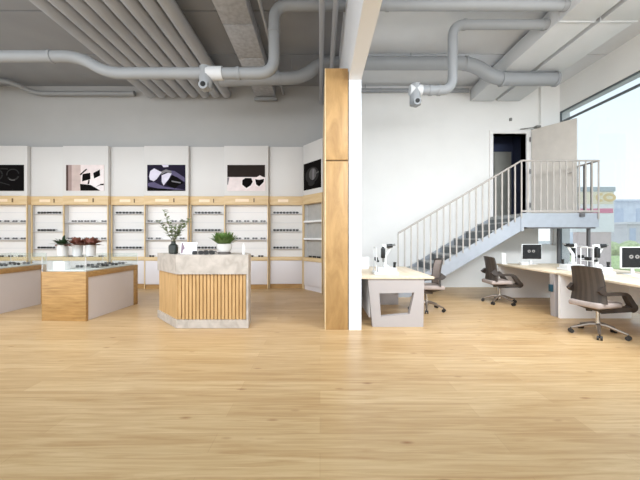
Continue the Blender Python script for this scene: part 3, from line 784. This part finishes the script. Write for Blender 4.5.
# ------------------------------------------------------------------ office chairs (front is +Y)
def make_chair(label):
    t = thing('office_chair', label, 'office chair', (0, 0, 0), 0, 'brown office chairs')
    # backrest: curved dark shell with vertical ribs, cushion on its front
    b = MB(); nx, nz = 12, 10; grid = {}
    for side in (0, 1):
        for i in range(nx+1):
            for j in range(nz+1):
                u = -1 + 2*i/nx; v_ = j/nz
                wd = .205 - .012*v_**3 + .03*(1-v_)**3
                x = u*wd; z = .47 + .49*v_ - (.02*u*u if v_ > .9 else 0)
                y = -.225 - .05*v_**1.5 + .06*u*u + .018*math.sin(PI*v_)
                grid[side, i, j] = b.bm.verts.new((x, y - (.022 if side == 0 else 0), z))
    for i in range(nx):
        for j in range(nz):
            b.m(M['rib' if i % 2 else 'shell'])
            b._face([grid[0,i,j], grid[0,i+1,j], grid[0,i+1,j+1], grid[0,i,j+1]], True)
            b.m(M['shell']); b._face([grid[1,i,j], grid[1,i,j+1], grid[1,i+1,j+1], grid[1,i+1,j]], True)
    b.m(M['shell'])
    for i in range(nx):
        b._face([grid[0,i+1,0], grid[0,i,0], grid[1,i,0], grid[1,i+1,0]]); b._face([grid[0,i,nz], grid[0,i+1,nz], grid[1,i+1,nz], grid[1,i,nz]])
    for j in range(nz):
        b._face([grid[0,0,j], grid[0,0,j+1], grid[1,0,j+1], grid[1,0,j]]); b._face([grid[0,nx,j+1], grid[0,nx,j], grid[1,nx,j], grid[1,nx,j+1]])
    bk = b.build('backrest', None, t)
    b = MB(); g2 = {}
    for side in (0, 1):
        for i in range(9):
            for j in range(9):
                u = -1 + i/4; v_ = j/8; x = u*.178; z = .49 + .43*v_
                y = -.223 - .05*v_**1.5 + .06*(u*.87)**2 + .018*math.sin(PI*v_) + (.028 if side else .002) - (.02*(abs(u) > .99 or v_ in (0, 1)) if side else 0)
                g2[side, i, j] = b.bm.verts.new((x, y, z))
    for i in range(8):
        for j in range(8):
            b._face([g2[1,i,j], g2[1,i,j+1], g2[1,i+1,j+1], g2[1,i+1,j]], True)
    for i in range(8):
        b._face([g2[0,i+1,0], g2[0,i,0], g2[1,i,0], g2[1,i+1,0]]); b._face([g2[0,i,8], g2[0,i+1,8], g2[1,i+1,8], g2[1,i,8]])
        b._face([g2[0,0,i], g2[0,0,i+1], g2[1,0,i+1], g2[1,0,i]]); b._face([g2[0,8,i+1], g2[0,8,i], g2[1,8,i], g2[1,8,i+1]])
    b.build('back_pad', M['cushion'], t)
    # seat
    b = MB(); b.box(-.208, .208, -.275, .15, .40, .478, .026, 3); b.build('seat', M['cushion'], t)
    b = MB()
    A4 = [(-.195, -.20, .399), (.195, -.20, .399), (.20, .15, .399), (-.20, .15, .399)]; B4 = [(-.07, -.07, .335), (.07, -.07, .335), (.07, .07, .335), (-.07, .07, .335)]
    va = [b.bm.verts.new(p) for p in A4]; vb = [b.bm.verts.new(p) for p in B4]
    b._face(va); b._face(vb[::-1])
    for i in range(4): b._face([va[i], vb[i], vb[(i+1) % 4], va[(i+1) % 4]])
    bmesh.ops.recalc_face_normals(b.bm, faces=b.bm.faces[:]); b.build('seat_pan', M['shell'], t)
    # arms: flat bands looping from the back over and down to the seat pan
    for s in (-1, 1):
        b = MB(); path = fillet([(s*.195, -.245, .67), (s*.205, -.19, .60), (s*.236, .0, .605), (s*.240, .125, .60), (s*.246, .245, .43), (s*.235, .235, .395), (s*.07, -.07, .345)], .05, 5)
        rings = []
        for i, p in enumerate(path):
            f_ = i/(len(path)-1); d = (path[min(i+1, len(path)-1)] - path[max(i-1, 0)]).normalized()
            wd = .022 + .012*min(1, f_*1.6)
            th = .021 + .05*math.exp(-((f_-.78)/.16)**2) + .03*max(0, .15-f_)/.15
            sx = Vector((1, 0, 0)); n_ = d.cross(sx).normalized(); sx = n_.cross(d)
            rings.append([b.bm.verts.new(p + sx*a*wd + n_*c*th) for a, c in ((-1,-1),(1,-1),(1,1),(-1,1))])
        for q, w_ in zip(rings, rings[1:]):
            for k in range(4): b._face([q[k], q[(k+1) % 4], w_[(k+1) % 4], w_[k]])
        b._face(rings[0][::-1]); b._face(rings[-1])
        bmesh.ops.recalc_face_normals(b.bm, faces=b.bm.faces[:]); b.build('armrest', M['shell'], t)
    b = MB(); b.tube([(0, 0, .16), (0, 0, .336)], .024, 14); b.tube([(0, 0, .09), (0, 0, .18)], .036, 14); b.build('gas_column', M['chrome'], t)
    b = MB(); b.tube([(.06, .02, .36), (.2, .05, .345)], .007, 6); b.build('lever', M['black'], t)
    for k in range(5):
        a = 2*PI*k/5 + .35; dx, dy = math.cos(a), math.sin(a)
        b = MB(); b.tube([(0, 0, .145), (dx*.1, dy*.1, .14), (dx*.31, dy*.31, .075)], [.026, .022, .015], 8); lg = b.build('leg', M['bronze'], t)
        b = MB(); px, py = -dy, dx
        for o_ in (-.019, .019):
            c = Vector((dx*.31 + px*o_, dy*.31 + py*o_, .0305)); ax = Vector((px, py, 0))
            b.tube([c - ax*.011, c + ax*.011], .030, 14)
        b.tube([(dx*.31, dy*.31, .03), (dx*.31, dy*.31, .078)], .009, 8); b.build('castor', M['rubber'], lg)
    return t
ch = make_chair('brown office chair nearest the camera, at the near right desk')
ch.location = (3.84, 4.42, 0); ch.rotation_euler = (0, 0, math.radians(14 - 90))
dup(ch, (3.68, 6.55, 0), math.radians(-90), 'brown office chair at the far right desk, before the stairs')
dup(ch, (1.97, 5.92, 0), math.radians(88), 'brown office chair half hidden behind the cut-out desk by the column')

# ------------------------------------------------------------------ things on the desks
ZD = .7555
def make_monitor(label):
    t = thing('monitor', label, 'monitor', (0, 0, 0), 0, 'computer monitors')
    b = MB(); b.box(-.215, .215, 0, .03, .10, .44, .006); b.build('casing', M['device'], t)
    b = MB(); b.box(-.204, .204, -.003, -.0005, .115, .428); sc = b.build('screen', M['screen'], t)
    b = MB()
    for cx in (-.06, .035):
        b.ring([(cx + .034*math.cos(2*PI*k/16), .285 + .030*math.sin(2*PI*k/16)) for k in range(16)], [(cx + .014*math.cos(2*PI*k/16), .285 + .012*math.sin(2*PI*k/16)) for k in range(16)], 'y', -.005, -.0031)
    b.build('screen_mark', M['glyph'], sc)
    b = MB(); b.box(-.025, .025, .03, .05, .012, .28, .004); b.box(-.1, .1, -.05, .10, 0, .012, .004); b.build('stand', M['device'], t)
    return t
mo = make_monitor('white-framed monitor with black screen on the far right desk'); mo.location = (4.62, 6.98, ZD)
m2 = dup(mo, (4.94, 5.02, ZD), 0, 'white-framed monitor with black screen at the right edge of the photo')

def make_slit_lamp(label):
    """operator side is +X, chin rest at -X"""
    t = thing('slit_lamp', label, 'eye examination device', (0, 0, 0), 0, 'eye examination devices on desks')
    b = MB(); b.box(-.19, .19, -.14, .14, 0, .045, .01); b.box(-.13, .17, -.11, .11, .045, .11, .014); b.build('base', M['device'], t)
    b = MB(); b.tube([(.14, -.05, .111), (.14, -.05, .13)], .022, 12); b.tube([(.14, -.05, .13), (.145, -.05, .195)], [.018, .026], 12); b.build('joystick', M['black'], t)
    b = MB(); b.box(-.03, .05, -.05, .05, .111, .15, .01); b.tube([(.0, 0, .13), (.0, 0, .30)], .026, 14); b.tube([(0, 0, .29), (.05, 0, .36), (.08, 0, .42)], .022, 10); b.build('column', M['device'], t)
    b = MB(); b.box(-.05, .04, -.04, .04, .40, .475, .012); b.build('microscope_head', M['device'], t)
    b = MB(); b.tube([(.02, -.035, .445), (.11, -.035, .455)], .030, 12); b.tube([(.02, .035, .445), (.11, .035, .455)], .030, 12); b.build('eyepiece', M['black'], t)
    b = MB(); b.tube([(.10, -.03, .46), (.155, -.03, .47)], [.014, .02], 12); b.build('eyepiece_cup', M['sensor'], t)
    b = MB(); b.box(-.075, -.01, -.085, -.03, .26, .42, .012); b.tube([(-.042, -.05, .42), (-.042, -.05, .44)], .02, 12); b.build('lamp_housing', M['black'], t)
    b = MB(); b.tube([(-.035, -.05, .20), (-.035, -.05, .255)], .018, 12); b.build('prism_arm', M['sensor'], t)
    for y in (-.12, .12):
        b = MB(); b.tube([(-.16, y, .035), (-.16, y, .42)], .007, 10); b.build('head_upright', M['device'], t)
    b = MB(); b.box(-.165, -.155, -.12, .12, .415, .435, .004); b.build('forehead_rest', M['device'], t)
    b = MB(); b.box(-.165, -.145, -.12, .12, .205, .215); b.build('chin_bar', M['device'], t)
    b = MB(); b.box(-.168, -.118, -.05, .05, .216, .275, .014); b.tube([(-.14, -.128, .22), (-.14, -.165, .22)], .018, 10); b.build('chin_cup', M['black'], t)
    return t
sl_ = make_slit_lamp('white eye examination device on the desk beside the white column'); sl_.location = (1.04, 5.12, ZD)
dup(sl_, (4.52, 5.72, ZD), PI, 'white eye examination device on far right desk, left of the pair')
dup(sl_, (4.48, 5.18, ZD), 0, 'white eye examination device on near right desk, left of the monitor')
b = MB(); b.box(-.09, .09, -.012, .012, 0, .22, .004); b.box(-.06, .06, -.05, .05, -.0001, .01); o = b.build('acrylic_stand', M['pale_green']); o.location = (.83, 6.0, ZD); tag(o, 'pale acrylic stand at the far end of the desk beside the column', 'stand')
b = MB(); b.box(-.045, .045, -.012, .012, 0, .24, .004); b.box(-.06, .06, -.05, .05, -.0001, .01); o = b.build('acrylic_stand', M['pale_green']); o.location = (4.06, 7.08, ZD); tag(o, 'pale acrylic stand at the far left corner of the far right desk', 'stand')
b = MB(); b.box(-.07, .07, -.05, .05, 0, .07, .01); o = b.build('tissue_box', M['device']); o.location = (4.3, 6.75, ZD); tag(o, 'small white box on the far right desk left of the monitor', 'box')
kb = thing('keyboard', 'white keyboard on the near right desk before the right-edge monitor', 'keyboard', (4.85, 4.72, ZD))
b = MB(); b.box(-.2, .2, -.06, .06, 0, .012, .003); b.build('case', M['device'], kb)
b = MB()
for i in range(12):
    for j in range(4): b.box(-.19 + i*.032, -.163 + i*.032, -.05 + j*.026, -.028 + j*.026, .012, .017)
b.build('keys', M['paper'], kb)

# ------------------------------------------------------------------ outside the window
b = MB(); b.box(6.76, 120, -30, 120, -.25, -.12); struct(b.build('floor_outside', M['asphalt']))
b = MB(); b.box(13.5, 30, 5, 24.5, -.119, -.08); tag(b.build('lawn', M['grass']), 'pale green lawn outside the big window', 'lawn', kind='stuff')
sg = thing('pylon_sign', 'white roadside sign with cream panel and rose stripe outside the window', 'sign', (11.5, 13.0, -.12), -math.radians(0))
sx0, sx1 = 10.44, 11.95
sx = lambda px: (px-320)*13/320
sz = lambda py: 1.35 + (237-py)*13/320
b = MB(); b.box(sx0, sx1, 13, 13.35, sz(232), sz(187)); b.build('sign_box', M['sign_white'], sg, True)
b = MB(); b.box(sx0-.03, sx1+.03, 12.97, 13.38, sz(191.5), sz(187)); b.build('cap', M['sign_grey'], sg, True)
b = MB(); b.box(sx0+.02, sx1-.06, 12.98, 12.999, sz(204), sz(192)); cp = b.build('cream_panel', M['sign_cream'], sg, True)
b = MB()
cx, cz = sx(609), sz(197.5)
b.ring([(cx + .26*math.cos(2*PI*k/20), cz + .17*math.sin(2*PI*k/20)) for k in range(20)], [(cx + .15*math.cos(2*PI*k/20), cz + .08*math.sin(2*PI*k/20)) for k in range(20)], 'y', 12.965, 12.979)
cx = sx(600)
o_ = [(cx + .2*math.cos(a), cz + .17*math.sin(a)) for a in [PI*.35 + PI*1.3*k/14 for k in range(15)]]; i_ = [(cx + .10*math.cos(a), cz + .08*math.sin(a)) for a in [PI*.35 + PI*1.3*k/14 for k in range(15)]]
b.prism(o_ + i_[::-1], 'y', 12.965, 12.979)
o = b.build('emblem', M['sign_ochre'], sg, True)
b = MB(); b.box(sx0+.05, sx1-.06, 12.98, 12.999, sz(213), sz(208.5)); b.build('stripe', M['sign_red'], sg, True)
b = MB(); b.box(sx0+.1, sx1-.1, 13.02, 13.33, -.12, sz(232)); b.build('plinth', M['sign_base'], sg, True)
def far_block(x0, x1, y0, y1, h, mat, label, n):
    t = thing('building', label, 'building', ((x0+x1)/2, y0, -.12))
    b = MB(); b.box(x0, x1, y0, y1, -.12, h); b.build('wall', M[mat], t, True)
    for k in range(n):
        a = x0 + (x1-x0)*(k+.2)/n; c = x0 + (x1-x0)*(k+.62)/n
        b = MB(); b.box(a, c, y0-.06, y0-.001, h*.35, h*.85); b.build('window', M['far_band'], t, True)
    b = MB(); b.box(x0-.3, x1+.3, y0-.3, y1+.3, h, h+.25); b.build('roof', M[mat], t, True)
far_block(38, 64, 42, 52, 6.0, 'far_wall', 'long haze-blue building far beyond the lawn and sign', 9)
far_block(32.6, 38.5, 34, 37, 2.7, 'far_wall_b', 'low pale building in front of the longer haze-blue building far away', 4)
h = MB(); rnd = random.Random(11)
for k in range(26):
    x = 22 + k*.85; r = rnd.uniform(.6, .95)
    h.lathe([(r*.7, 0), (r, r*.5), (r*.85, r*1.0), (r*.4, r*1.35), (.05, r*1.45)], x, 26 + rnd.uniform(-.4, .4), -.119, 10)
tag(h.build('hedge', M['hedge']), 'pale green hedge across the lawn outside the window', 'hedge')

# ------------------------------------------------------------------ light
W = bpy.data.worlds.new('sky'); bpy.context.scene.world = W; W.use_nodes = True
nt = W.node_tree; bg = nt.nodes['Background']
tc = nt.nodes.new('ShaderNodeTexCoord'); sp = nt.nodes.new('ShaderNodeSeparateXYZ'); rp = nt.nodes.new('ShaderNodeValToRGB')
nt.links.new(tc.outputs['Generated'], sp.inputs['Vector']); nt.links.new(sp.outputs['Z'], rp.inputs['Fac'])
rp.color_ramp.elements[0].position = 0.0; rp.color_ramp.elements[0].color = rgb((250, 252, 253))
rp.color_ramp.elements[1].position = 0.45; rp.color_ramp.elements[1].color = rgb((222, 238, 250))
nt.links.new(rp.outputs['Color'], bg.inputs['Color']); bg.inputs['Strength'].default_value = 2.2
def area(name, loc, size, power, rot=(0, 0, 0), col=(1, .97, .93)):
    l = bpy.data.lights.new(name, 'AREA'); l.shape = 'RECTANGLE'; l.size = size[0]; l.size_y = size[1]; l.energy = power; l.color = col
    o = bpy.data.objects.new(name, l); C.objects.link(o); o.location = loc; o.rotation_euler = rot; l.spread = math.radians(130); return o
COOL = (.90, .95, 1.0)
for x, pw in ((-7.4, 50), (-4.6, 50), (-1.8, 50), (2.1, 74), (4.5, 104)):  # added area lights out of view, brightening the back walls
    area('wall_fill_light', (x, 2.5, 3.45), (2.0, .4), pw, (math.radians(54), 0, 0), COOL)

for x, y, pw in ((2.6, 3.0, 34), (4.9, 3.0, 40), (-4.5, 3.0, 8)):  # added upward fill for the ceiling, no fitting modelled
    area('ceiling_fill_light', (x, y, 4.2), (2.0, .4), pw, (math.radians(155), 0, 0), (1, .98, .96))

cam = bpy.data.cameras.new('camera'); co = bpy.data.objects.new('camera', cam); C.objects.link(co)
co.location = (0, 0, 1.35); co.rotation_euler = (PI/2, 0, 0)
cam.sensor_width = 36; cam.lens = 18; cam.shift_y = -3/640; cam.clip_end = 500; cam.clip_start = .05
bpy.context.scene.camera = co
vs = bpy.context.scene.view_settings
vs.view_transform = 'Standard'; vs.look = 'None'; vs.exposure = 0.0; vs.gamma = 1.0; vs.use_curve_mapping = False
